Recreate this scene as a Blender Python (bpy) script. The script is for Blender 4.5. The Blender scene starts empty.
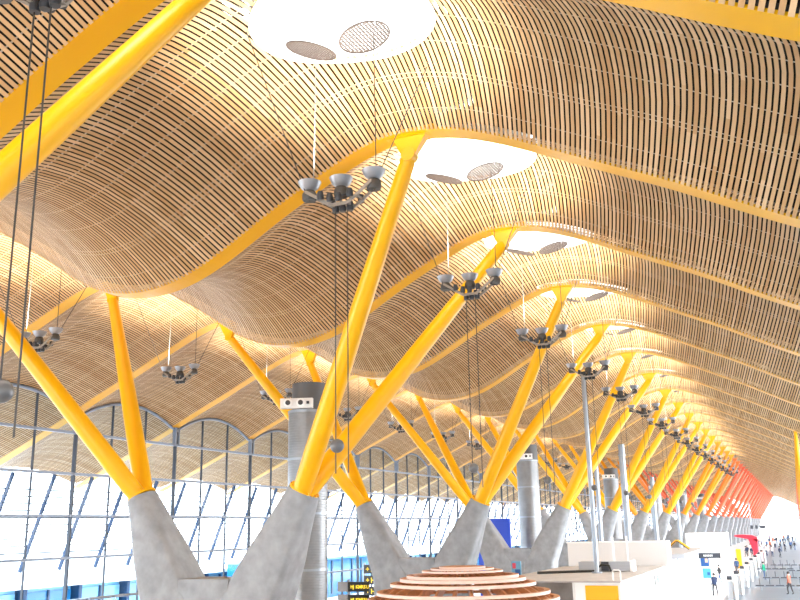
import bpy, bmesh, math, random
import numpy as np
from mathutils import Matrix, Vector
random.seed(7)
C = bpy.context.scene.collection
PI = math.pi
K0, BAY = 2.372, 9.0
FLOOR = -5.75
def bx_(k): return (K0 + k) * BAY            # X of roof beam k (beam 0 is the first whose crest is in view)

# ------------------------------------------------------------------ materials
def nt(name):
    m = bpy.data.materials.new(name); m.use_nodes = True
    t = m.node_tree; b = t.nodes['Principled BSDF']
    return m, t, b
def mat(name, col, rough=.5, metal=0., noise=0., scale=6., bump=0., spec=.5):
    m, t, b = nt(name)
    b.inputs['Base Color'].default_value = (*col, 1); b.inputs['Roughness'].default_value = rough
    b.inputs['Metallic'].default_value = metal; b.inputs['Specular IOR Level'].default_value = spec
    if noise or bump:
        tc = t.nodes.new('ShaderNodeTexCoord'); n = t.nodes.new('ShaderNodeTexNoise')
        n.inputs['Scale'].default_value = scale; n.inputs['Detail'].default_value = 6
        t.links.new(tc.outputs['Object'], n.inputs['Vector'])
        if noise:
            r = t.nodes.new('ShaderNodeValToRGB')
            r.color_ramp.elements[0].position = .3; r.color_ramp.elements[1].position = .7
            r.color_ramp.elements[0].color = (*[c * (1 - noise) for c in col], 1)
            r.color_ramp.elements[1].color = (*[min(1, c * (1 + noise * .6)) for c in col], 1)
            t.links.new(n.outputs['Fac'], r.inputs['Fac']); t.links.new(r.outputs['Color'], b.inputs['Base Color'])
        if bump:
            bp = t.nodes.new('ShaderNodeBump'); bp.inputs['Strength'].default_value = bump
            t.links.new(n.outputs['Fac'], bp.inputs['Height']); t.links.new(bp.outputs['Normal'], b.inputs['Normal'])
    return m
def slat_mat():
    m, t, b = nt('bamboo_slats')
    uv = t.nodes.new('ShaderNodeUVMap'); fl = t.nodes.new('ShaderNodeVectorMath'); fl.operation = 'FLOOR'
    oi = t.nodes.new('ShaderNodeObjectInfo'); ad = t.nodes.new('ShaderNodeVectorMath'); ad.operation = 'ADD'
    wn = t.nodes.new('ShaderNodeTexWhiteNoise'); wn.noise_dimensions = '3D'
    t.links.new(uv.outputs['UV'], fl.inputs[0]); t.links.new(fl.outputs[0], ad.inputs[0])
    t.links.new(oi.outputs['Random'], ad.inputs[1]); t.links.new(ad.outputs[0], wn.inputs['Vector'])
    r = t.nodes.new('ShaderNodeValToRGB'); e = r.color_ramp.elements
    e[0].position = 0; e[0].color = (.53, .295, .122, 1)
    e[1].position = 1; e[1].color = (.71, .475, .265, 1)
    for p, c in ((.25, (.57, .345, .16)), (.8, (.645, .41, .21))):
        x = e.new(p); x.color = (*c, 1)
    t.links.new(wn.outputs['Value'], r.inputs['Fac'])
    tc = t.nodes.new('ShaderNodeTexCoord'); mp = t.nodes.new('ShaderNodeMapping'); n = t.nodes.new('ShaderNodeTexNoise')
    mp.inputs['Scale'].default_value = (.6, 40, 40); n.inputs['Scale'].default_value = 1; n.inputs['Detail'].default_value = 4
    t.links.new(tc.outputs['Object'], mp.inputs['Vector']); t.links.new(mp.outputs[0], n.inputs['Vector'])
    mx = t.nodes.new('ShaderNodeMixRGB'); mx.blend_type = 'MULTIPLY'; mx.inputs['Fac'].default_value = .18
    t.links.new(r.outputs['Color'], mx.inputs['Color1']); t.links.new(n.outputs['Fac'], mx.inputs['Color2'])
    t.links.new(mx.outputs['Color'], b.inputs['Base Color'])
    b.inputs['Roughness'].default_value = .5
    return m
def glass_mat(name, tint, refl=.08, rough=.02):
    m, t, b = nt(name); t.nodes.remove(b)
    out = t.nodes['Material Output']
    tr = t.nodes.new('ShaderNodeBsdfTransparent'); tr.inputs['Color'].default_value = (*tint, 1)
    gl = t.nodes.new('ShaderNodeBsdfGlossy'); gl.inputs['Roughness'].default_value = rough
    fr = t.nodes.new('ShaderNodeFresnel'); fr.inputs['IOR'].default_value = 1.45
    mu = t.nodes.new('ShaderNodeMath'); mu.operation = 'MULTIPLY_ADD'; mu.inputs[1].default_value = .3; mu.inputs[2].default_value = refl
    mx = t.nodes.new('ShaderNodeMixShader')
    t.links.new(fr.outputs['Fac'], mu.inputs[0]); t.links.new(mu.outputs[0], mx.inputs['Fac'])
    t.links.new(tr.outputs[0], mx.inputs[1]); t.links.new(gl.outputs[0], mx.inputs[2]); t.links.new(mx.outputs[0], out.inputs['Surface'])
    return m
def emit_mat(name, col, s):
    m, t, b = nt(name)
    b.inputs['Base Color'].default_value = (*col, 1); b.inputs['Emission Color'].default_value = (*col, 1); b.inputs['Emission Strength'].default_value = s
    return m

M = dict(
    slat=slat_mat(),
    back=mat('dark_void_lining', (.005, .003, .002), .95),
    batten=mat('pale_batten', (.40, .35, .29), .6),
    concrete=mat('cast_concrete', (.275, .285, .30), .75, noise=.22, scale=2.2, bump=.12),
    steel=mat('brushed_steel', (.30, .33, .37), .35, .5),
    duct=mat('grey_duct_metal', (.24, .24, .245), .4, .6, noise=.12, scale=2),
    capm=mat('charcoal_grey_metal', (.10, .098, .1), .5, .3),
    dark=mat('black_metal', (.03, .03, .035), .45),
    lampg=mat('lamp_housing_grey', (.07, .065, .06), .5, .2),
    dish=mat('pale_lamp_reflector', (.33, .325, .335), .35, .5),
    cable=mat('steel_cable', (.05, .042, .037), .5, .2),
    wcable=mat('white_hanger_rod', (.34, .33, .31), .5),
    ball=mat('grey_ball', (.13, .125, .125), .4, .3),
    white=mat('white_paint', (.86, .86, .85), .45),
    offwhite=mat('offwhite_panel', (.74, .72, .70), .6),
    greydeck=mat('grey_roof_deck', (.44, .41, .39), .8, noise=.12, scale=2),
    brown=mat('brown_grey_wall', (.30, .25, .22), .7, noise=.3, scale=1),
    signy=mat('yellow_panel', (.85, .42, .002), .5),
    orange_wood=mat('varnished_timber', (.42, .16, .055), .45, noise=.3, scale=5),
    litedge=mat('lit_timber_edge', (.70, .50, .40), .5),  # outward ring faces coloured paler, as if lit; same timber as the rest
    mull=mat('dark_mullion', (.05, .06, .08), .5, .2),
    transom=mat('silver_transom', (.20, .235, .30), .4, .3),
    glass=glass_mat('facade_glass', (.64, .71, .78), .0),
    skyglass=glass_mat('skylight_glass', (.96, .97, .98), .03),
    tileL=mat('white_terrazzo', (.80, .80, .80), .22, noise=.05, scale=.5),
    tileR=mat('slate_floor', (.10, .15, .20), .35, noise=.15, scale=.3),
    apron=mat('apron_concrete', (.62, .62, .62), .8, noise=.06, scale=.05),
    bluegl=mat('blue_glazing', (.015, .15, .34), .15),
    ltblue=mat('pale_blue_glazing', (.17, .38, .55), .2),
    bluefr=mat('deep_blue_frame', (.004, .03, .08), .4),
    louvre=mat('grey_louvre', (.42, .44, .48), .5),
    fin=mat('blue_grey_fin', (.10, .14, .225), .95, spec=.03),
    bluesign=mat('royal_blue_panel', (.005, .05, .50), .4),
    black=mat('black_sign', (.015, .014, .012), .4),
    greypan=mat('grey_sign_back', (.30, .29, .29), .5),
    ytext=emit_mat('lit_yellow_letters', (.85, .6, .03), .1),
    wtext=emit_mat('lit_white_letters', (1., 1., .95), .7),
    green=emit_mat('lit_green_sign', (.02, .55, .2), .6),
    red=mat('red_gloss', (.72, .015, .045), .35),
    dsign=mat('dark_blue_grey_sign', (.045, .05, .065), .5),
    pblue=mat('poster_blue', (.02, .10, .32), .5), pteal=mat('poster_teal', (.08, .4, .5), .5),
    pred=mat('poster_red', (.6, .06, .1), .5), ppeach=mat('poster_peach', (.85, .5, .3), .5),
    skin=mat('skin', (.60, .36, .25), .6), hair=mat('dark_hair', (.03, .02, .018), .6),
    navy=mat('navy_cloth', (.015, .03, .08), .8), jeans=mat('blue_jeans', (.04, .09, .2), .8), teal=mat('green_cloth', (.01, .38, .22), .8),
    coal=mat('charcoal_cloth', (.03, .03, .035), .8), lgrey=mat('pale_cloth', (.62, .62, .64), .8), rust=mat('rust_cloth', (.4, .1, .06), .8),
    seat=mat('dark_seat', (.04, .045, .06), .5),
)
YEL = (.80, .40, .001)
def paint(name, c): return mat(name, c, .32, spec=.4)
PAINT = {'yellow': paint('yellow_paint', YEL), 'amber': paint('amber_paint', (.82, .29, .003)),
         'orange': paint('orange_paint', (.88, .19, .02)), 'red': paint('red_orange_paint', (.85, .14, .06))}
def hue(k): return 'yellow' if k < 12 else 'amber' if k < 15 else 'orange' if k < 17.6 else 'red'

# ------------------------------------------------------------------ mesh helper
class MB:
    def __init__(s): s.v = []; s.f = []; s.m = []; s.uv = None; s.mi = 0
    def box(s, x0, x1, y0, y1, z0, z1):
        b = len(s.v); s.v += [(x0,y0,z0),(x1,y0,z0),(x1,y1,z0),(x0,y1,z0),(x0,y0,z1),(x1,y0,z1),(x1,y1,z1),(x0,y1,z1)]
        for q in ((0,3,2,1),(4,5,6,7),(0,1,5,4),(1,2,6,5),(2,3,7,6),(3,0,4,7)): s.f.append([b+i for i in q]); s.m.append(s.mi)
        return s
    def rings(s, rs, caps=True, closed=False):
        b = len(s.v); n = len(rs[0])
        for r in rs: s.v += [tuple(p) for p in r]
        L = len(rs)
        for i in range(L if closed else L-1):
            a = b+i*n; c = b+((i+1) % L)*n
            for j in range(n):
                k = (j+1) % n; s.f.append([a+j, a+k, c+k, c+j]); s.m.append(s.mi)
        if caps and not closed:
            s.f.append([b+j for j in range(n)][::-1]); s.m.append(s.mi)
            s.f.append([b+(L-1)*n+j for j in range(n)]); s.m.append(s.mi)
        return s
    def tube(s, pts, rad, n=12, caps=True):
        pts = [Vector(p) for p in pts]
        if not hasattr(rad, '__len__'): rad = [rad]*len(pts)
        rs = []; up = None
        for i, p in enumerate(pts):
            d = (pts[min(i+1, len(pts)-1)] - pts[max(i-1, 0)]).normalized()
            if up is None:
                up = Vector((0,0,1)) if abs(d.z) < .9 else Vector((1,0,0))
            u = d.cross(up).normalized(); w = u.cross(d).normalized(); up = w
            rs.append([p + (u*math.cos(2*PI*j/n) + w*math.sin(2*PI*j/n))*rad[i] for j in range(n)])
        return s.rings(rs, caps)
    def bar(s, a, b, w, h):
        a = Vector(a); b = Vector(b); d = (b-a).normalized(); up = Vector((0,0,1)) if abs(d.z) < .95 else Vector((0,1,0))
        u = d.cross(up).normalized()*w/2; t = u.cross(d).normalized()*h/2
        return s.rings([[p+u+t, p-u+t, p-u-t, p+u-t] for p in (a, b)])
    def lathe(s, prof, c=(0,0,0), n=24, caps=False):
        return s.rings([[(c[0]+r*math.cos(2*PI*j/n), c[1]+r*math.sin(2*PI*j/n), c[2]+z) for j in range(n)] for r, z in prof], caps)
    def ball(s, c, r, n=16):
        return s.lathe([(max(1e-4, r*math.sin(PI*i/10)), -r*math.cos(PI*i/10)) for i in range(11)], c, n, True)
    def torus(s, c, R, r, n=32, m=8, a=(1,0,0), b=(0,1,0)):
        a = Vector(a); b = Vector(b); z = a.cross(b); rs = []
        for i in range(n):
            q = 2*PI*i/n; d = a*math.cos(q)+b*math.sin(q)
            rs.append([Vector(c)+d*(R+r*math.cos(2*PI*j/m))+z*r*math.sin(2*PI*j/m) for j in range(m)])
        return s.rings(rs, closed=True)
    def mesh(s, name, mats, smooth=False):
        me = bpy.data.meshes.new(name); me.from_pydata(s.v, [], s.f)
        if not isinstance(mats, (list, tuple)): mats = [mats]
        for m in mats: me.materials.append(m)
        if len(mats) > 1: me.polygons.foreach_set('material_index', s.m)
        if s.uv:
            l = me.uv_layers.new(name='UVMap'); a = np.zeros((len(me.loops), 2), 'f')
            st = np.zeros(len(me.polygons), 'i'); me.polygons.foreach_get('loop_start', st)
            tt = np.zeros(len(me.polygons), 'i'); me.polygons.foreach_get('loop_total', tt)
            a[:] = np.repeat(np.array(s.uv, 'f'), tt, axis=0); l.data.foreach_set('uv', a.ravel())
        if smooth:
            me.polygons.foreach_set('use_smooth', [True]*len(me.polygons)); me.set_sharp_from_angle(angle=math.radians(40))
        me.update(); return me
    def build(s, name, mats, parent=None, smooth=False):
        return link(name, s.mesh(name, mats, smooth), parent)
def link(name, data, parent=None):
    o = bpy.data.objects.new(name, data); C.objects.link(o)
    if parent: o.parent = parent
    return o
def tag(o, label=None, cat=None, group=None, kind=None):
    if label: o['label'] = label
    if cat: o['category'] = cat
    if group: o['group'] = group
    if kind: o['kind'] = kind
    return o
def empty(name, loc, label, cat, group=None, rz=0, kind=None):
    o = bpy.data.objects.new(name, None); C.objects.link(o); o.location = loc; o.rotation_euler = (0,0,rz); o.empty_display_size = .2
    return tag(o, label, cat, group, kind)
def copy_tree(o, parent=None):
    kids = [c for c in o.children]
    c = o.copy(); C.objects.link(c)
    if parent: c.parent = parent
    for k in kids: copy_tree(k, c)
    return c
ORD = ['first','second','third','fourth','fifth','sixth','seventh','eighth','ninth','tenth','eleventh','twelfth','thirteenth','fourteenth','fifteenth','sixteenth','seventeenth','eighteenth','nineteenth','twentieth']

# ------------------------------------------------------------------ roof profile (across the hall)
PX = [-9,-6,-4.5,-3.2,-2,-.83,.45,1.24,2.0,3.06,4.03,5.5,6.65,7.7,8.65,9.6,10.4,12,13.2,14.5,15.6,16.5,17.3,17.7]
PZ = [7.6,6.35,5.85,5.75,6.0,6.52,7.17,7.6,8.0,8.5,8.96,9.68,10.18,10.48,10.58,10.5,10.2,9.42,8.78,8.0,7.45,7.18,7.08,7.07]
PX += [18.1,18.9,19.65,20.4,21.3,22.4,23.4,24.2,25.1,26.1,27.0,27.8,28.7,30.1,33.5,35.7,36.85,39.5,43.2,45.2]
PZ += [7.1,7.27,7.55,8.02,8.62,9.28,9.86,10.27,10.63,10.88,10.9,10.72,10.42,9.8,8.2,7.2,6.62,5.4,3.75,2.85]
_h = None
def spline():
    # monotone-ish cubic (Catmull-Rom) sampled densely
    xs, zs = np.array(PX, float), np.array(PZ, float)
    d = np.gradient(zs, xs)
    X = np.linspace(xs[0], xs[-1], 2400); i = np.clip(np.searchsorted(xs, X)-1, 0, len(xs)-2)
    h = xs[i+1]-xs[i]; t = (X-xs[i])/h
    Z = (2*t**3-3*t**2+1)*zs[i]+(t**3-2*t**2+t)*h*d[i]+(-2*t**3+3*t**2)*zs[i+1]+(t**3-t**2)*h*d[i+1]
    k = np.ones(61)/61; Zs = np.convolve(np.pad(Z, 30, mode='reflect', reflect_type='odd'), k, 'valid')
    return X, Zs
SX, SZ = spline()
def pz(y): return float(np.interp(y, SX, SZ))
T0 = .33/BAY                                  # half beam width as a share of the bay
def rise(y): return 1.4 - .45*min(1, max(0, (y-20)/13))
def slope(y): return (pz(y+.15)-pz(y-.15))/.3
def surf(t, y, dz=0.):
    # the vault rises square to the wavy profile
    m = slope(y); h = math.sqrt(1+m*m); v = vz(t, y)+dz
    return y - m/h*v, pz(y) + v/h
def head_z(t, Y):
    y = Y
    for _ in range(12): y += Y - surf(t, y)[0]
    return surf(t, y)[1]
def vz(t, y):
    u = min(1, max(0, (t-T0)/(1-2*T0))); return rise(y)*(1-(2*u-1)**2)
EAVE = 44.7
Y0, Y1, PITCH = -8.0, EAVE, .121
SKY = [(8.5, 1.72, 1.92)]       # centre y, half width, half length
def hole(y):
    for c, a, b in SKY:
        if abs(y-c) < a: return b*math.sqrt(1-((y-c)/a)**2)/BAY
    return 0

def slat_mesh():
    s = MB(); s.uv = []; N = 12
    for i in range(int((Y1-Y0)/PITCH)):
        ya = Y0+i*PITCH; yb = ya+PITCH*.66; yc = (ya+yb)/2; hh = hole(yc); off = random.random()
        spans = [(0., 1.)] if hh <= 0 else [(0., .5-hh), (.5+hh, 1.)]
        za, zb = pz(ya), pz(yb)
        for (t0, t1) in spans:
            n = N if hh <= 0 else 6
            b = len(s.v)
            for j in range(n+1):
                t = t0+(t1-t0)*j/n; t = T0+t*(1-2*T0); x = t*BAY; 
                for e, yy in ((0,ya),(0,yb),(.003,ya),(.003,yb)):
                    Y, Z = surf(t, yy, e); s.v.append((x, Y, Z))
            for j in range(n):
                a = b+4*j; c = a+4; pid = math.floor((t0+(t1-t0)*(j+.5)/n + off)*2.3)
                for q in ((a,c,c+1,a+1),(a,a+2,c+2,c),(a+1,c+1,c+3,a+3)):
                    s.f.append(list(q)); s.m.append(0); s.uv.append((i+.5, pid+.5))
    return s.mesh('slats', M['slat'])
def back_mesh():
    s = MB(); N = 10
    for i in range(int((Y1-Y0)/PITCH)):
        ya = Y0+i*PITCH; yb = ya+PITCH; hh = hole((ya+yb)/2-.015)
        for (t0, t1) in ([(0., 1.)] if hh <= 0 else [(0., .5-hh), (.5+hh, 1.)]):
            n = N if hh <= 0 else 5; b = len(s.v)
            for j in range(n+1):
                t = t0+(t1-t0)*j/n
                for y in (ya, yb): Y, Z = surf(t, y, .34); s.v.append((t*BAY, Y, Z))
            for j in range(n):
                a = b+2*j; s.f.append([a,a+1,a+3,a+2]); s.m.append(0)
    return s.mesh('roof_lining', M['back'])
def batten_mesh():
    s = MB(); ny = 300
    for t in (.10,.20,.215,.33,.44,.56,.67,.785,.80,.90):
        for i in range(ny):
            y = Y0+(Y1-Y0)*i/ny; y2 = Y0+(Y1-Y0)*(i+1)/ny
            hh = hole((y+y2)/2)
            if hh and abs(t-.5) < hh+.004: continue
            x = t*BAY; w = .02; b = len(s.v)
            for yy in (y, y2):
                Y, Z = surf(t, yy, .005); s.v += [(x-w,Y,Z),(x+w,Y,Z),(x+w,Y,Z+.008),(x-w,Y,Z+.008)]
            for q in ((0,4,5,1),(1,5,6,2),(3,2,6,7),(0,3,7,4)): s.f.append([b+k for k in q]); s.m.append(0)
    return s.mesh('cross_battens', M['batten'])
slat_me, back_me, bat_me = slat_mesh(), back_mesh(), batten_mesh()
def beam_mesh(m):
    s = MB(); ys = np.linspace(Y0, EAVE, 190); rs = []
    for y in ys:
        z = pz(y); rs.append([(-.33,y,z),(.33,y,z),(.33,y,z+.07),(-.33,y,z+.07)])
    return s.rings(rs).mesh('roof_beam', m, False)
beam_me = {h: beam_mesh(PAINT[h]) for h in PAINT}
KA, KB = -9, 47
for k in range(KA, KB):
    c = link('ceiling', slat_me); c.location = (bx_(k), 0, 0)
    tag(c, kind='structure'); c['label'] = 'vaulted bay of bamboo slats between two roof beams'
    bk = link('roof_lining', back_me, c); bt = link('cross_battens', bat_me, c)
for k in range(KA, KB+1):
    o = link('roof_beam', beam_me['yellow' if k < 17 else 'amber']); o.location = (bx_(k), 0, 0)
    tag(o, 'wavy painted steel roof beam crossing the hall', kind='structure')

# ------------------------------------------------------------------ skylights
def ell(a, b, y, x, z, n=56): return [(x+b*math.cos(2*PI*j/n), y+a*math.sin(2*PI*j/n), z) for j in range(n)]
def sky_ring(cy, a, b, dz, grow=0., n=56):
    r = []
    for j in range(n):
        x = (b+grow)*math.cos(2*PI*j/n); y = cy+(a+grow)*math.sin(2*PI*j/n); t = .5+x/BAY
        Y, Z = surf(t, y, dz); r.append((x, Y-cy, Z))
    return r
def disc_mesh():
    s = MB(); R = .60; s.torus((0,0,0), R, .022, 40, 6)
    for i in range(-8, 9):
        q = i*.075; h = math.sqrt(max(0, R*R-q*q))
        if h > .05: s.box(-h, h, q-.017, q+.017, -.006, .006); s.box(q-.017, q+.017, -h, h, .006, .018)
    return s.mesh('shading_disc', mat('bronze_mesh', (.05, .036, .031), .6))
disc_me = disc_mesh()
def sky_parts(cy, a, b):
    s = MB(); s.rings([sky_ring(cy,a,b,-.03,.05), sky_ring(cy,a,b,-.03,-.04), sky_ring(cy,a,b,.5,-.10), [(x*.96,y*.96,13.0) for x,y,z in sky_ring(cy,a,b,0,-.10)],
              [(x,y,13.0) for x,y,z in sky_ring(cy,a,b,0,.05)], sky_ring(cy,a,b,-.03,.05)], caps=False)
    g = MB(); r = [(x,y,12.9) for x,y,z in sky_ring(cy,a,b,0,-.12)]; g.v = r; g.f = [list(range(len(r)))]; g.m = [0]
    return s.mesh('rim', M['white'], True), g.mesh('glazing', M['skyglass'])
sky_me = [sky_parts(*q) for q in SKY]
rod_me = MB().tube([(0,0,0),(0,0,1)], .012, 6).mesh('hanger_rod', M['steel'])
def rod(p0, p1, parent, me=None, name='hanger_rod'):
    p0 = Vector(p0); p1 = Vector(p1); o = link(name, me or rod_me, parent); d = p1-p0
    o.location = p0; o.rotation_mode = 'QUATERNION'; o.rotation_quaternion = d.to_track_quat('Z','Y'); o.scale = (1,1,d.length); return o
def skylight(k, row):
    cy, a, b = SKY[row]
    lab = ('oval white skylight with two mesh discs %s down the right crest, counted from the largest' % ORD[k+1]) if row == 0 else 'oval skylight along the hidden left crest of the roof'
    e = empty('skylight', (bx_(k)+BAY/2, cy, 0), lab, 'skylight', 'skylights along the right roof crest' if row == 0 else 'skylights along the left roof crest')
    link('rim', sky_me[row][0], e); link('glazing', sky_me[row][1], e)
    if k > 14: return
    for (dy, dx, rx, ry) in ((-.55,.05,-.24,-.05),(.86,.05,.28,-.10)):
        d = link('shading_disc', disc_me, e); d.location = (dx, dy, 11.08); d.rotation_euler = (rx, ry, 0)
        for q in ((.3,.45),(-.35,-.42)): rod((dx+q[0],dy+q[1],11.1),(q[0]*4.2,dy*1.3+q[1]*2.6,12.2), e)
for k in range(-1, 18):
    skylight(k, 0)
# remaining far skylights are one shape each and cannot be told apart
for k in range(18, KB):
    for row in (0,):
        cy = SKY[row][0]
        e = empty('skylight', (bx_(k)+BAY/2, cy, 0), 'tiny oval skylight far down the roof crest', 'skylight', 'far skylights')
        link('rim', sky_me[row][0], e); link('glazing', sky_me[row][1], e)

# ------------------------------------------------------------------ branching columns
TX, CREST = 17.7, (8.65, 26.75)
def arm_rings(side):
    # loft from a round head (collar) down to a rectangular foot
    n = 24; rs = []
    head = Vector((0, side*3.22, 1.22)); foot = Vector((0, side*1.42, -2.35)); base = Vector((0, side*1.2, FLOOR))
    ax = Vector((0, side*3.22-side*1.75, 1.22+1.9)).normalized()
    def sq(ang, hx, hy, e):
        c, s_ = math.cos(ang), math.sin(ang)
        return (hx*math.copysign(abs(c)**e, c), hy*math.copysign(abs(s_)**e, s_))
    for u in (0, .12, .3, .55, .8, 1.0, 1.6):
        if u <= 1: p = head.lerp(foot, u); e = 1-.8*min(1, u*1.6); hx = .53+.35*u; hy = .52+.50*u
        else: p = base; e = .2; hx = .95; hy = .95
        tilt = max(0, 1-u)   # head face square to the arm, foot flat
        t = (Vector((0,1,0))*(1-tilt)+Vector((0, ax.z, -ax.y))*tilt).normalized()
        if side < 0 and t.y < 0: t = -t
        rs.append([p + Vector((1,0,0))*sq(2*PI*j/n,hx,hy,e)[0] + t*sq(2*PI*j/n,hx,hy,e)[1] for j in range(n)])
    return rs[::-1]
def base_mesh():
    s = MB()
    for sd in (-1, 1): s.rings(arm_rings(sd))
    s.box(-.82, .82, -.95, .95, FLOOR, -1.45)
    return s.mesh('concrete_base', M['concrete'], True)
def strut_pts(sx, sd):
    a = Vector((sx*.16, sd*3.22, 1.2)); b = Vector((sx*4.5, sd*9.05, 10.15))
    return a, b
def strut_mesh(sx, sd, m):
    a, b = strut_pts(sx, sd); d = (b-a)
    ps = [a+d*t for t in (0,.12,.35,.6,.85,.97,1.0)]
    return MB().tube(ps, [.31,.325,.315,.285,.24,.215,.12], 24).mesh('strut', m, True)
def bracket_mesh(sx, sd, m):
    a, b = strut_pts(sx, sd); d = (b-a).normalized(); s = MB()
    c = b-d*.15
    top = Vector((sx*4.5, sd*9.05, pz(TX+sd*9.05)+.04))
    s.tube([c-Vector((.16,0,0)), c+Vector((.16,0,0))], .2, 16)
    s.rings([[c+Vector((x,y,0)) for x,y in ((-.1,-.2),(.1,-.2),(.1,.2),(-.1,.2))], [top+Vector((x,y,0)) for x,y in ((-.15,-.55),(.15,-.55),(.15,.55),(-.15,.55))]])
    s.box(top.x-.2, top.x+.2, top.y-.8, top.y+.8, top.z-.02+min(0,pz(TX+top.y+.8)-pz(TX+top.y)), top.z+.12)
    return s.mesh('bracket', m, True)
def collar_mesh(sd, m):
    s = MB(); ax = Vector((0, sd*5.83, 8.82)).normalized(); c = Vector((0, sd*3.22, 1.22)); a = Vector((1,0,0)); b = ax.cross(a)
    s.tube([c-ax*.02, c+ax*.05], .52, 28)
    for j in range(16):
        q = 2*PI*j/16; p = c+(a*math.cos(q)+b*math.sin(q))*.45; s.tube([p, p+ax*.12], .04, 6)
    return s.mesh('collar', m, True)
base_me = base_mesh()
tree_me = {h: dict(strut={(x,y): strut_mesh(x,y,PAINT[h]) for x in (-1,1) for y in (-1,1)}, br={(x,y): bracket_mesh(x,y,PAINT[h]) for x in (-1,1) for y in (-1,1)},
                   col={y: collar_mesh(y,PAINT[h]) for y in (-1,1)}) for h in PAINT}
for n in range(-1, 23):
    k = 2*n+.5; h = hue(k)
    if n == -1: lab = 'nearest yellow branching column, its strut crossing the top left corner'
    elif n < 6: lab = ['yellow branching column at lower left whose whole concrete V shows',
                       'yellow branching column rising directly behind the timber dome',
                       'yellow branching column beside the ribbed duct, behind the left of the grey shop roof',
                       'yellow branching column just behind the white parapet and slim masts',
                       'yellow branching column second behind the white parapet',
                       'yellow branching column third behind the white parapet, by its right end'][n]
    elif n < 10 : lab = '%s branching column in the far row, %s from the nearest concrete V' % (h, ORD[n])
    else: lab = 'tiny %s branching column at the far end of the row' % h
    t = empty('branching_column', (bx_(k), TX+(.13 if n < 0 else 0), 0), lab, 'column', 'branching columns along the hall')
    link('concrete_base', base_me, t)
    for sd in (-1, 1):
        link('collar', tree_me[h]['col'][sd], t)
        for sx in (-1, 1):
            st = link('strut', tree_me[h]['strut'][sx,sd], t); link('bracket', tree_me[h]['br'][sx,sd], st)

# right-hand posts
post_me = {}
for h in PAINT:
    post_me[h] = MB().tube([(0,0,-1.0),(0,0,pz(-.62)+.1)], [.2,.13], 14).mesh('steel_shaft', PAINT[h], True)
pb_me = MB().rings([[(x*w,y*w,z) for x,y in ((-1,-1),(1,-1),(1,1),(-1,1))] for z,w in ((FLOOR,.38),(-1.0,.26))]).mesh('concrete_foot', M['white'])
for k in range(6, 40):
    t = empty('roof_post', (bx_(k), -.62, 0), 'slim painted roof post in the row at the right edge', 'post', 'roof posts at the right edge')
    link('steel_shaft', post_me[hue(k)], t); link('concrete_foot', pb_me, t)

# ------------------------------------------------------------------ pendant lights
def pendant_proto():
    r = empty('pendant_light', (0,0,0), 'x', 'light')
    f = MB()
    for dx in (-.17, .17):
        P = [(dx,.82,.06),(dx,.42,-.2),(dx,.14,-.36),(dx,-.24,-.36),(dx,-.46,-.22),(dx,-.82,.06)]
        for a, b in zip(P, P[1:]): f.bar(a, b, .05, .07)
    for y, z in ((.42,-.2),(.14,-.36),(-.24,-.36),(-.46,-.22),(.82,.06),(-.82,.06)): f.bar((-.2,y,z),(.2,y,z),.05,.05)
    f.build('frame', mat('fixture_frame', (.30,.26,.22), .45, .3), r)
    for y, z in ((.82,.14),(0,.10),(-.82,.14)):
        d = MB().lathe([(.03,0),(.12,.02),(.2,.09),(.27,.22),(.275,.22),(.21,.08),(.12,-.0),(.03,-.03)], (0,y,z)).build('reflector', M['dish'], r, True)
        MB().lathe([(.02,-.24),(.15,-.24),(.17,-.2),(.17,-.08),(.12,-.0),(.02,.0)], (0,y,z)).build('lamp_housing', M['lampg'], r, True)
    for dx, y, z in ((-.24,.40,-.13),(.24,.36,-.14),(-.24,.16,-.22),(.24,.12,-.24),(-.24,-.06,-.24),(.24,-.09,-.24),(-.24,-.34,-.18),(.24,-.38,-.16),(0,.14,-.42),(0,-.04,-.42),(0,-.22,-.42)):
        MB().tube([(dx,y,z-.08),(dx*1.1,y,z+.0),(dx*1.1,y,z+.10)], [.075,.085,.06], 10).build('spotlight', M['dark'], r, True)
    for (a, b, me) in (((0,-.88,.1),(0,-.86,3.8),'c'),((0,.72,.1),(.05,.7,3.3),'w'),((-.1,.88,.1),(-1.6,1.6,3.6),'c'),((.1,-.8,.1),(1.5,-1.6,3.5),'c')):
        rod(a, b, r, {'c': cab_me, 'w': wcab_me}[me], 'hanger_cable')
    return r
cab_me = MB().tube([(0,0,0),(0,0,1)], .012, 6).mesh('cable', M['cable'])
wcab_me = MB().tube([(0,0,0),(0,0,1)], .011, 6).mesh('rod', M['wcable'])
LZ = 7.47
proto = pendant_proto(); first = True
pend_names = {-1:'pendant light cut by the top edge at upper left', 0:'large pendant light with three bowls hanging before the nearest yellow strut'}
pos = []
for k in range(-1, 16): pos.append((k, 0))
for k in range(0, 12): pos.append((k, 1))
def pend_label(k, row):
    if row == 0:
        if k in pend_names: return pend_names[k]
        if k < 10: return '%s three-bowl pendant light down the right row, counted from the largest' % ORD[k]
        return 'tiny pendant light in the far end of the right row'
    if k < 7: return '%s pendant light of the left row beyond the ceiling trough' % ORD[k]
    return 'tiny pendant light in the far left row'
for (k, row) in pos:
    o = proto if first else copy_tree(proto); first = False
    o.location = (bx_(k-.47), CREST[row]+(.03 if row == 0 else -.2), LZ); tag(o, pend_label(k, row), 'light', 'pendant lights, right row' if row == 0 else 'pendant lights, left row')
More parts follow.
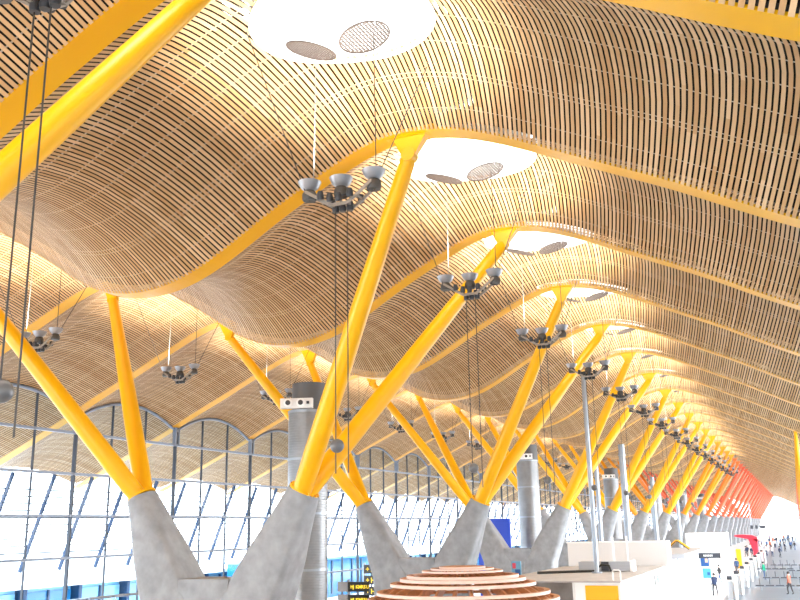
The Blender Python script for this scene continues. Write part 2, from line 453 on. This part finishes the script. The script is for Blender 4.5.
# the lamps in the bowls shine up at the slats
for (k, row) in pos:
    if k > 15: continue
    L = bpy.data.lights.new('uplight', 'SPOT'); L.energy = 420; L.spot_size = 2.3; L.spot_blend = .7; L.shadow_soft_size = .2; L.color = (1,.93,.80)
    o = bpy.data.objects.new('uplight', L); C.objects.link(o); o.location = (bx_(k-.47), CREST[row], LZ+.35); o.rotation_euler = (PI, 0, 0)
# winch cables and balls under the right row
cw_me = MB().tube([(0,0,0),(0,0,1)], .014, 6).mesh('cable', M['cable'])
ball_me = MB().ball((0,0,0), .15).mesh('ball', M['ball'], True)
for k in range(-1, 9):
    x = bx_(k-.47)
    t = empty('cable_weight', (x, 8.7, 0), ['grey ball on twin cables at the left edge','grey ball on twin cables before the crossing yellow struts','grey ball on twin cables above the second concrete base'][k+1] if k < 2 else '%s pair of thin dangling cables with ball, under the right lights' % ORD[k], 'cable weight', 'winch cables with ball weights')
    for dy in (-.17, .13): rod((0,dy,1.15),(0,dy,LZ-.4), t, cw_me, 'cable')
    b = link('ball', ball_me, t); b.location = (0,.10,1.73)

# ------------------------------------------------------------------ ribbed ventilation columns
def duct_proto():
    r = empty('ventilation_column', (0,0,0), 'x', 'ventilation column')
    prof = []; z = FLOOR
    while z < 5.1:
        prof += [(.86, z), (.86, z+.08), (.848, z+.09), (.848, z+.10)]; z += .11
    MB().lathe(prof, n=40, caps=True).build('ribbed_shaft', M['duct'], r, True)
    for z in (-3.9,-1.6,.7,3.0,5.05): MB().lathe([(.84,z-.05),(.885,z-.05),(.885,z+.05),(.84,z+.05)], n=40).build('clamp_band', M['steel'], r, True)
    MB().lathe([(.02,5.0),(.78,5.0),(.78,6.3),(.72,6.3),(.72,5.9),(.02,5.9)], (-.05,-.08,0), 36).build('cap', M['capm'], r, True)
    pn = MB().box(-1.08,-.7,-.35,1.05,5.14,5.56).build('nozzle_panel', M['offwhite'], r)
    for y in (.15, .7):
        MB().tube([(-1.05,y,5.36),(-1.14,y,5.36),(-1.16,y,5.36)], [.19,.19,.14], 20).build('nozzle', M['white'], pn, True)
        MB().tube([(-1.15,y,5.36),(-1.175,y,5.36)], [.11,.11], 16).build('nozzle_mouth', M['dark'], pn, True)
    MB().box(-1.12,-1.06,-.22,-.1,5.3,5.42).build('nozzle', M['dark'], pn)
    return r
dp = duct_proto()
for i in range(6):
    o = dp if i == 0 else copy_tree(dp); o.location = (bx_(1.5+4*i), 19.35, 0); o.rotation_euler = (0,0,.35)
    o['label'] = ['ribbed grey ventilation column with nozzle panel beside the nearest struts','ribbed grey ventilation column beyond the timber dome','ribbed grey ventilation column behind the steel masts','ribbed ventilation column fourth along the row','ribbed ventilation column fifth along the row','ribbed ventilation column sixth along the row'][i]
    o['group'] = 'ventilation columns'
# slim steel masts
def mast(x, y, z0, z1, r, lab):
    t = empty('mast', (x,y,0), lab, 'mast', 'slim steel masts')
    MB().tube([(0,0,z0),(0,0,z1)], r, 16).build('pole', M['steel'], t, True)
    MB().lathe([(.01,z0),(r*2.2,z0),(r*2.2,z0+.06),(.01,z0+.06)]).build('foot_plate', M['steel'], t)
    for z in np.arange(z0+1.6, z1, 2.3): MB().lathe([(r,z),(r*1.25,z),(r*1.25,z+.08),(r,z+.08)], n=16).build('band', M['steel'], t)
mast(48, 9.75, -2.4, 7.85, .12, 'slim steel mast standing on the grey shop roof')
mast(70, 11.7, FLOOR, 5.9, .24, 'thick steel mast behind the white parapet')
mast(74, 14.5, FLOOR, 4.6, .17, 'steel mast beside the third ventilation column')
mast(104, 14.3, FLOOR, 5.0, .22, 'steel mast between two far branching columns')
mast(123, 14.0, FLOOR, 3.0, .2, 'far steel mast behind the zigzag arch')
mast(210, 9.2, FLOOR, 4.0, .09, 'thin dark mast before the bright far opening')

# ------------------------------------------------------------------ glass facade on the left
FY = 36.8
def facade_proto():
    e = link('window_1', None); tag(e, 'facade bay of tall glass panes under an arched head', kind='structure')
    e.empty_display_size = .2
    NX = 24
    g = MB(); top = [(i/NX*BAY, FY, head_z(i/NX,FY)) for i in range(NX+1)]
    for i in range(NX):
        b = len(g.v); x0, _, z0 = top[i]; x1, _, z1 = top[i+1]
        g.v += [(x0,FY,FLOOR),(x1,FY,FLOOR),(x1,FY,z1),(x0,FY,z0)]; g.f.append([b,b+1,b+2,b+3]); g.m.append(0)
    g.build('glass', M['glass'], e)
    for x in (3., 6.): MB().box(x-.03,x+.03,FY-.14,FY-.01,FLOOR,head_z(x/BAY,FY)).build('mullion', M['mull'], e)
    p = MB(); p.box(-.06,.06,FY-.22,FY-.01,FLOOR,pz(FY)); p.build('mullion', M['mull'], e)
    q = MB(); q.box(-.22,-.1,FY-.3,FY-.05,pz(FY)-1.15,pz(FY)+.02); q.box(.1,.22,FY-.3,FY-.05,pz(FY)-1.15,pz(FY)+.02); q.box(-.22,.22,FY-.3,FY-.05,pz(FY)-.25,pz(FY)-.1); q.build('head_bracket', M['transom'], e)
    for z in (5.55,3.29,1.03,-1.2,-3.45): MB().box(0,BAY,FY-.26,FY-.08,z-.07,z+.07).build('transom', M['transom'], e)
    MB().tube([(x,FY-.1,z-.05) for x,_,z in top], .09, 10).build('arched_head', M['transom'], e, True)
    return e
fp = facade_proto()
for i, k in enumerate(range(-1, 46)):
    o = fp if i == 0 else copy_tree(fp); o.name = 'window_%d' % (i+1); o.location = (bx_(k), 0, 0)
# exterior sun louvres and leaning fins
lv = MB()
for z in np.arange(-1.4, 2.9, .4): lv.box(0, BAY, 41.0, 41.1, z, z+.075)
lv_me = lv.mesh('blades', mat('outdoor_blade', (.06,.068,.08), .95, spec=.03))
fin_me = MB().bar((0,38.0,3.3),(.1,40.15,-1.95),.12,.2).mesh('fin', M['fin'])
for k in range(0, 30):
    t = empty('sun_louvre', (bx_(k),0,0), 'outdoor rack of thin grey sun blades with leaning fins beyond the glass', 'louvre', 'sun louvres outside the glass facade')
    link('blades', lv_me, t)
    for x in (0,3,6):
        f = link('fin', fin_me, t); f.location = (x,0,0)

# ------------------------------------------------------------------ ground, floors
def slab(name, x0, x1, y0, y1, z0, z1, m):
    return tag(MB().box(x0,x1,y0,y1,z0,z1).build(name, m), kind='structure')
slab('floor', -90, 470, 6.0, 37.0, FLOOR-.3, FLOOR, M['tileL'])
slab('floor', -90, 470, -16, 6.0, FLOOR-.3, FLOOR-.004, M['tileR'])
tag(MB().box(-90,48,-14.6,-14.2,FLOOR,10).build('light_block_wall', M['offwhite']), kind='structure')  # unseen wall, added to cut the light from the right over the near part
slab('ground', -60, 900, 37.0, 420, -8.6, -8.0, M['apron'])
slab('ground', -60, 900, -160, -16.0, -8.6, -8.0, M['apron'])

# far outdoor pier building with blue glazing
pb = empty('pier_building', (0,60,-8), 'long low outdoor building with blue glazing beyond the facade', 'building')
MB().box(40,330,1.2,14,0,3.7).build('wall', M['ltblue'], pb); MB().box(39,331,-.3,14.5,3.7,4.05).build('roof', M['white'], pb)
for i in range(44):
    x = 41+i*6.5
    w = MB().box(x,x+5.6,.95,1.2,.5,3.3).build('window', [M['bluegl'],M['ltblue'],M['ltblue']][i % 3], pb)
    MB().box(x+2.7,x+2.9,.8,.96,.4,3.4).build('window_bar', M['bluefr'], w)
    MB().box(x-.7,x-.3,.2,1.2,0,3.7).build('pillar', M['bluefr'], pb)
ub = empty('service_block', (88,56,-8), 'darker blue box block on the roofline of outdoor pier', 'building')
MB().box(0,26,-2.2,3,0,4.5).build('wall', M['bluegl'], ub); MB().box(-.2,26.2,-2.4,3.2,4.5,4.75).build('roof', M['ltblue'], ub)
for i in range(9): MB().box(1+i*2.8,1.3+i*2.8,-2.3,-2.15,.4,4.3).build('window_bar', M['bluefr'], ub)

# gallery with handrail by the facade
gl = slab('floor', 38, 50, 33.6, 36.4, -4.5, -4.25, M['offwhite'])
hr = empty('handrail', (38,33.8,-4.25), 'silver handrail crossing low before the glass at lower left', 'handrail')
MB().tube([(0,0,1.1),(12,0,1.1)], .045, 10).build('rail', M['steel'], hr, True)
for i in range(7): MB().box(i*2-.02,i*2+.02,-.02,.02,0,1.1).build('post', M['steel'], hr)

# ------------------------------------------------------------------ timber dome kiosk
DX, DY, DR = 25.9, 9.2, 4.67
dm = empty('timber_dome', (DX,DY,FLOOR), 'round slatted timber dome pavilion at the bottom of view', 'pavilion')
def hoop(z, w=.075, h=.11):
    r = math.sqrt(max(.01, DR*DR-z*z)); n = 72
    return MB().rings([[((r-w)*math.cos(2*PI*j/n),(r-w)*math.sin(2*PI*j/n),z-h/2),(r*math.cos(2*PI*j/n),r*math.sin(2*PI*j/n),z-h/2),(r*math.cos(2*PI*j/n),r*math.sin(2*PI*j/n),z+h/2),((r-w)*math.cos(2*PI*j/n),(r-w)*math.sin(2*PI*j/n),z+h/2)] for j in range(n)], closed=True)
for dr in (.68,.93,1.19,1.64,1.84,2.12,2.52,2.78,3.1,3.4,3.7,4.0,4.25,4.45,4.6):
    z = math.sqrt(DR*DR-dr*dr)
    b = hoop(z, .17 if dr < 2.9 else .12, .05 if dr < 1.5 else .085); b.m = []
    n = 72
    for i in range(n): b.m += [0,1,0,0]
    b.build('ring', [M['orange_wood'], M['litedge']], dm)
MB().lathe([(.01,DR+.0),(.5,DR-.02),(.64,DR-.05),(.64,DR-.1),(.01,DR-.1)], n=48).build('crown_disc', M['orange_wood'], dm)
for j in range(28):
    q = 2*PI*j/28; pts = [((DR-.16)*math.cos(a)*math.cos(q),(DR-.16)*math.cos(a)*math.sin(q),(DR-.16)*math.sin(a)) for a in np.linspace(.0,1.43,14)]
    s = MB()
    d = Vector((-math.sin(q),math.cos(q),0))*.035
    rs = []
    for a in np.linspace(0,1.42,14):
        u = Vector((math.cos(a)*math.cos(q),math.cos(a)*math.sin(q),math.sin(a)))
        rs.append([u*(DR-.12)+d,u*(DR-.12)-d,u*(DR-.34)-d,u*(DR-.34)+d])
    s.rings(rs).build('rib', M['orange_wood'], dm)

# ------------------------------------------------------------------ shop with grey roof, yellow panel and parapet
sh = empty('shop_kiosk', (41.4,7.4,FLOOR), 'white shop block with grey roof deck and yellow front panel', 'shop')
def P(name, m, x0,x1,y0,y1,z0,z1, par, o=(0,0,0)): return MB().box(x0-o[0],x1-o[0],y0-o[1],y1-o[1],z0-o[2],z1-o[2]).build(name, m, par)
O = (41.4,7.4,FLOOR)
P('roof_deck', M['greydeck'], 41.3,56,7.38,13.3,-2.47,-2.4, sh, O)
P('front_wall', M['white'], 41.5,41.8,7.42,9.55,FLOOR,-2.47, sh, O)
P('side_wall', M['white'], 41.8,56,7.42,7.7,FLOOR,-2.47, sh, O)
P('back_wall', M['brown'], 44.5,44.8,9.4,13.2,FLOOR,-2.47, sh, O)
P('yellow_panel', M['signy'], 41.42,41.5,7.55,8.98,FLOOR+.1,-2.6, sh, O)
for y in (9.5,): P('corner_trim', M['offwhite'], 41.44,41.5,y-.05,y+.05,FLOOR,-2.47, sh, O)
for i in range(5): P('panel_seam', M['louvre'], 44+i*2.6,44.12+i*2.6,7.40,7.42,FLOOR,-2.47, sh, O)
ex = empty('exit_sign', (52.4,7.36,-2.85), 'small green lit exit sign on the white shop side', 'sign')
P('panel', M['white'], -.9,.9,-.06,0,-.34,.2, ex); P('pictogram', M['green'], -.75,.0,-.08,-.06,-.25,.12, ex); P('arrow', M['green'], .25,.6,-.08,-.06,-.12,0, ex)
pp = empty('parapet_block', (56.2,7.2,FLOOR), 'tall white box volume rising behind the grey shop roof', 'box')
P('body', M['offwhite'], 0,1.4,.05,5.9,0,4.68, pp); P('capping', M['white'], -.03,1.4,0,5.95,4.68,4.75, pp)
for y in (2.3,4.2): P('seam', M['louvre'], -.03,0,y,y+.05,0,4.68, pp)
P('end_panel', M['white'], -.02,1.4,-.02,.05,0,4.68, pp)
ac = empty('roof_unit', (49.5,8.3,-2.4), 'grey ventilation box lying on the shop roof deck', 'vent unit')
P('casing', M['louvre'], 0,1,0,2.7,0.05,.5, ac); P('end_cap', M['white'], -.03,1,-.14,0,0,.55, ac); P('dark_inlet', M['dsign'], -.04,0,1.1,1.5,.05,.5, ac)
hs = MB().tube([(0,0,.05),(.1,.1,.32),(.2,.5,.36),(.3,.75,.2)], .06, 10).build('flexible_duct', M['black'], None, True); hs.location = (48.9,9.2,-2.4); tag(hs, 'short black flexible duct bent over the roof unit', 'duct')
cb = MB().tube([(0,0,.06),(1.2,-1.6,.06),(1.8,-2.6,.06)], .07, 8).build('roof_cable', M['black'], None, True); cb.location = (47.0,12.6,-2.4); tag(cb, 'black cable lying across the left of the shop roof', 'cable')
hp = MB().tube([(0,0,0),(0,0,.38),(0,.05,.43),(0,.28,.43),(0,.33,.38),(0,.33,0)], .03, 10).build('roof_hoop', M['white'], None, True); hp.location = (42.0,7.5,-2.4); tag(hp, 'white inverted U hoop at the front roof corner', 'rail')
for (x,y,l) in ((50.5,9.3,'pale upright post on the shop roof near the mast'),(52.5,8.9,'second pale upright post on the shop roof')):
    p_ = MB().box(-.045,.045,-.045,.045,0,1.75).build('roof_upright', M['white'], None); p_.location = (x,y,-2.4); tag(p_, l, 'post')

# farther shops
s2 = empty('white_shop', (76,9.2,FLOOR), 'long white shop with thin grey roof edge past the parapet', 'shop')
P('body', M['white'], 0,18,0,5.5,0,3.05, s2); P('roof_edge', M['louvre'], -.5,19,-.8,5.6,3.05,3.4, s2)
for i in range(4): P('pilaster', M['louvre'], 1+i*4.2,1.4+i*4.2,-.1,0,0,3.05, s2)
ar = empty('zigzag_arch', (85,10,FLOOR+3.5), 'black and yellow chevron arch on the white shop roof', 'arch')
ps = [(0,.95,0),(0,.1,.74),(0,-.1,.74),(0,-1.0,.05)]
for a, b in zip(ps, ps[1:]):
    MB().bar(a, b, .5, .17).build('arch_leg' if a[2] != b[2] else 'arch_top', M['signy'], ar)
    a2 = Vector(a)+Vector((-.27,0,-.07)); b2 = Vector(b)+Vector((-.27,0,-.07)); MB().bar(a2, b2, .04, .07).build('black_edge', M['black'], ar)
sg = empty('hanging_sign', (84,7.35,-2.75), 'dark hanging sign board with pale lettering by the white shop', 'sign')
P('board', M['dsign'], -.08,.08,-.95,.85,-.22,.22, sg)
for i in range(6): P('lettering', M['white'], -.1,-.08,-.3+i*.13,-.22+i*.13,-.08,.08, sg)
for y in (-.7,.6): P('hanger', M['steel'], -.02,.02,y,y+.04,.22,.42, sg)
s3 = empty('white_wall_block', (96,8.2,FLOOR), 'white partition block with dark posters behind the walkers', 'wall block')
P('body', M['white'], 0,10,0,5,0,3.0, s3)
for i, (y, z, m, hgt) in enumerate(((.25,1.6,'pblue',1.2),(.15,.5,'pteal',.9),(1.6,.6,'pblue',1.9))):
    pz_ = empty('poster', (95.9,8.2+y,FLOOR+z), ['upper dark blue poster on the white partition','lower teal blue poster on the white partition','narrow dark blue poster on the white partition'][i], 'poster')
    P('sheet', M[m], 0,.05,0,.75 if i < 2 else .4,0,hgt, pz_); P('picture', M['ppeach' if i == 0 else 'pblue'], -.02,0,.1,.35,hgt*.3,hgt*.6, pz_)
wb = empty('white_box', (126,8.7,FLOOR), 'broad white box block standing before the far concrete columns', 'box')
P('body', M['white'], 0,5,0,5.0,0,4.45, wb); P('shadow_gap', M['louvre'], -.03,0,0,5.0,2.7,2.78, wb)
rc = empty('red_canopy', (140,7,FLOOR), 'red arched canopy with one tapering leg among the far crowd', 'canopy')
MB().rings([[(x,y,z) for x in (-.6,.6) for z in ((a,b) if x < 0 else (b,a))] for y,a,b in ((1.5,3.75,3.95),(.3,3.5,4.0),(-.9,3.3,3.9),(-1.5,2.9,3.6))]).build('arm', M['red'], rc)
MB().rings([[(x,y,z) for x,y in ((-.6,y0),(.6,y0),(.6,y1),(-.6,y1))] for z,y0,y1 in ((0,-1.3,-.9),(2,-1.45,-.75),(3.4,-1.55,-.3))]).build('leg', M['red'], rc)
yb = empty('yellow_banner', (118,6.65,FLOOR), 'upright yellow banner beside the white desks', 'banner')
P('sheet', M['signy'], 0,.08,0,.55,.1,2.6, yb); P('base', M['white'], -.1,.2,0,.55,0,.1, yb)
fb = empty('departure_board', (150,5.4,-.8), 'small dark overhead board row in front of the far bright opening', 'sign')
for i, (y, w) in enumerate(((.9,.4),(.25,.35),(-.85,.85))): P('panel', M['dsign'], 0,.15,y,y+w,-.25,.25, fb)
for y in (1.0,-.5): P('hanger', M['steel'], .05,.09,y,y+.04,.25,1.6, fb)

# freestanding signs
def directory(x, y, lab, ws, rows, letters, col, size, step, bh):
    t = empty('direction_sign', (x,y,FLOOR), lab, 'sign', None, rz=.12)
    P('post', M['steel'], -.04,.04,-.06,.06,0,rows[0]+.1, t)
    for zt in rows:
        P('board', M['black'], -.12,-.04,-ws,.0,zt-bh,zt, t)
        if ws < 1.2: P('back_board', M['greypan'], -.10,-.02,.03,.5,zt-bh,zt, t)
        x0 = .12
        for ch in letters:
            f = bpy.data.curves.new('lettering', 'FONT'); f.body = ch; f.size = size; f.extrude = .004; f.offset = .006
            f.materials.append(M[col]); f.align_x = 'LEFT'
            tmp = bpy.data.objects.new('tmp', f); C.objects.link(tmp)
            me = bpy.data.meshes.new_from_object(tmp.evaluated_get(bpy.context.evaluated_depsgraph_get())); bpy.data.objects.remove(tmp)
            o = link('lettering', me, t)
            o.location = (-.13, -x0, zt-bh*.5-size*.35); o.rotation_euler = (PI/2, 0, -PI/2); x0 += step
    return t
directory(38, 18.95, 'black directory boards with lit yellow lettering beside the ribbed duct', 1.0, (3.47,2.92,2.37,1.82), 'HJKMRSU', 'ytext', .2, .125, .42)
directory(50, 23.9, 'dark stacked arrow boards partly hidden by the second concrete base', 1.4, (3.72,3.1,2.48,1.86), '+H', 'ytext', .4, .3, .5)
bs = empty('blue_panel', (66,20.2,FLOOR), 'tall royal blue advertising panel behind a concrete arm', 'panel')
P('board', M['bluesign'], 0,.25,-.6,1.9,.5,6.33, bs); P('plinth', M['greypan'], -.1,.35,-.6,1.9,0,.5, bs)
ps_ = empty('poster_stand', (52,15.0,FLOOR), 'small colourful poster stand in the gap beside the dome', 'poster')
P('board', M['ltblue'], 0,.08,-.1,.45,2.9,3.8, ps_); P('picture', M['pred'], -.02,0,.2,.4,3.4,3.7, ps_); P('picture', M['pblue'], -.02,0,-.05,.25,3.0,3.35, ps_); P('post', M['steel'], .02,.06,.15,.2,0,2.9, ps_)

# check-in machines along the edge of the slate floor
def desk_proto():
    r = empty('checkin_desk', (0,0,0), 'x', 'desk')
    n = 14; s = MB()
    s.rings([[(-.5*math.cos(PI*j/n), .45*math.sin(PI*j/n)-.2, z) for j in range(n+1)] for z in (0,1.5)])
    s.build('curved_front', mat('pale_grey_laminate', (.55,.57,.6), .3, .2), r, True)
    P('top', M['white'], -.6,.6,-.35,.32,1.5,1.58, r); P('screen', M['dsign'], -.1,.0,-.15,.2,1.58,1.85, r); P('side_panel', M['white'], -.9,.9,-.42,-.36,0,1.75, r)
    return r
dk = desk_proto()
DESKX = [74,82,91,100,110,120,131,142]
for i, x in enumerate(DESKX):
    o = dk if i == 0 else copy_tree(dk); o.location = (x, 5.15+.01*i, FLOOR)
    o['label'] = '%s curved pale desk along the slate floor edge, counted from the nearest' % ORD[i]; o['group'] = 'curved desks'
# bench rows on the slate floor
def bench_proto():
    r = empty('bench', (0,0,0), 'x', 'bench')
    MB().bar((0,-2,.38),(0,2,.38),.08,.08).build('beam', M['steel'], r)
    for y in (-1.5,1.5): P('leg', M['steel'], -.25,.25,y-.03,y+.03,0,.36, r)
    for i in range(5):
        y = -1.6+i*.8; P('seat', M['seat'], -.26,.24,y-.33,y+.33,.42,.48, r); MB().bar((.24,y,.48),(.36,y,.95),.64,.05).build('backrest', M['seat'], r)
    return r
bp_ = bench_proto()
for i, (x, y) in enumerate(((86,2.6),(98,2.4),(112,.2),(116,5.2-1.6),(126,2.4))):
    o = bp_ if i == 0 else copy_tree(bp_); o.location = (x, y-.6, FLOOR); o['label'] = ['dark bench row at the bottom right corner, nearest','second dark bench row on the slate floor','third dark bench row, at the right edge','third dark bench row, beside the desks','farthest dark bench row on the slate floor'][i]; o['group'] = 'dark benches'

# ------------------------------------------------------------------ people
def person_mesh(name, stride, arm, mats):
    v = [(0,0,.95),(0,0,1.15),(0,0,1.40),(0,0,1.53),(0.01,0,1.66),
         (0,.10,.90),(stride*.5,.10,.50),(stride*.62-.06,.10,.08),(stride*.62+.12,.10,.04),
         (0,-.10,.90),(-stride*.3,-.10,.50),(-stride*.75,-.10,.09),(-stride*.75+.16,-.10,.04),
         (0,.20,1.40),(-arm*.5,.25,1.12),(arm*.2,.24,.88),(arm*.3,.24,.78),
         (0,-.20,1.40),(arm*.5,-.25,1.12),(arm*1.1,-.24,.90),(arm*1.3,-.24,.81)]
    e = [(0,1),(1,2),(2,3),(3,4),(0,5),(5,6),(6,7),(7,8),(0,9),(9,10),(10,11),(11,12),(2,13),(13,14),(14,15),(15,16),(2,17),(17,18),(18,19),(19,20)]
    rad = [.14,.13,.15,.055,.105,.10,.07,.05,.045,.10,.07,.05,.045,.075,.05,.038,.035,.075,.05,.038,.035]
    me = bpy.data.meshes.new(name); me.from_pydata(v, e, []); o = bpy.data.objects.new(name, me); C.objects.link(o)
    m = o.modifiers.new('s', 'SKIN'); m.use_smooth_shade = True
    for i, d in enumerate(me.skin_vertices[0].data): d.radius = (rad[i]*.85, rad[i]*(1.25 if i in (0,1,2) else 1.0)); d.use_root = (i == 0)
    o.modifiers.new('u', 'SUBSURF').levels = 1
    dg = bpy.context.evaluated_depsgraph_get(); out = bpy.data.meshes.new_from_object(o.evaluated_get(dg)); out.name = name
    bpy.data.objects.remove(o)
    for k in mats: out.materials.append(M[k])
    for p in out.polygons:
        z = p.center.z; p.use_smooth = True
        hand = abs(p.center.y) > .2 and z < .86 and z > .7
        p.material_index = 0 if (z > 1.5 or hand) else 1 if z > .9 or abs(p.center.y) > .19 and z > .7 else 2
    return out
hair_me = MB().lathe([(.001,1.80),(.07,1.785),(.115,1.72),(.12,1.66),(.10,1.60),(.08,1.62)], (-.015,0,0), 14).mesh('hair', M['hair'], True)
LOOK = [('skin','navy','coal'),('skin','teal','jeans'),('skin','coal','jeans'),('skin','lgrey','navy'),('skin','rust','coal'),('skin','jeans','coal')]
PM = [person_mesh('person', .28 if i % 2 == 0 else .1, .2 if i % 2 == 0 else .06, LOOK[i]) for i in range(6)]
def person(x, y, look, rz, lab, group=None):
    o = link('person', PM[look]); o.location = (x,y,FLOOR-.0); o.rotation_euler = (0,0,rz); tag(o, lab, 'person', group)
    link('hair', hair_me, o)
person(79.7, 6.75, 0, .6, 'person in dark navy clothes walking by the white shop')
person(102.5, 3.75, 1, -1.2, 'person in a green top standing beside the curved desks')
person(82, 1.2, 4, 1.0, 'person in a rust top near the nearest bench')
person(96, 7.6, 2, 2.0, 'person in charcoal in front of the dark posters')
person(112, 6.9, 5, 0.3, 'person in blue beside the yellow banner')
GL = ['person in navy in the distant crowd','person in green in the distant crowd','person in charcoal top in the distant crowd','person in pale top in the distant crowd','person in rust top in the distant crowd','person in denim blue in the distant crowd']
rr = random.Random(3)
for i in range(46):
    x = rr.uniform(158, 330); lk = rr.choice((0,2,2,0,5,3,4,0)); y = rr.uniform(.6, 9.0)
    person(x, y, lk, rr.uniform(0,6.28), GL[lk], 'distant crowd')

# ------------------------------------------------------------------ world and sun
W = bpy.data.worlds.new('World'); bpy.context.scene.world = W; W.use_nodes = True
bg = W.node_tree.nodes['Background']; bg.inputs['Color'].default_value = (.90, .955, 1, 1); bg.inputs['Strength'].default_value = 1.6

# ------------------------------------------------------------------ camera
cam = bpy.data.cameras.new('camera'); co = bpy.data.objects.new('camera', cam); C.objects.link(co)
cam.sensor_width = 36; cam.lens = 895.7/800*36; cam.clip_end = 3000
yaw, pit, rol = 0.4021, 0.2499, -0.0199
F = Vector((math.cos(pit)*math.cos(yaw), math.cos(pit)*math.sin(yaw), math.sin(pit)))
r = F.cross(Vector((0,0,1))).normalized(); u = r.cross(F)
r2 = r*math.cos(rol)+u*math.sin(rol); u2 = -r*math.sin(rol)+u*math.cos(rol)
co.matrix_world = Matrix(((r2.x,u2.x,-F.x,0),(r2.y,u2.y,-F.y,0),(r2.z,u2.z,-F.z,0),(0,0,0,1)))
S = bpy.context.scene; S.camera = co
S.view_settings.view_transform = 'Standard'; S.view_settings.look = 'None'; S.view_settings.gamma = 1; S.view_settings.exposure = 3.1
S.cycles.use_denoising = True
S.cycles.max_bounces = 10; S.cycles.diffuse_bounces = 6; S.cycles.transparent_max_bounces = 24
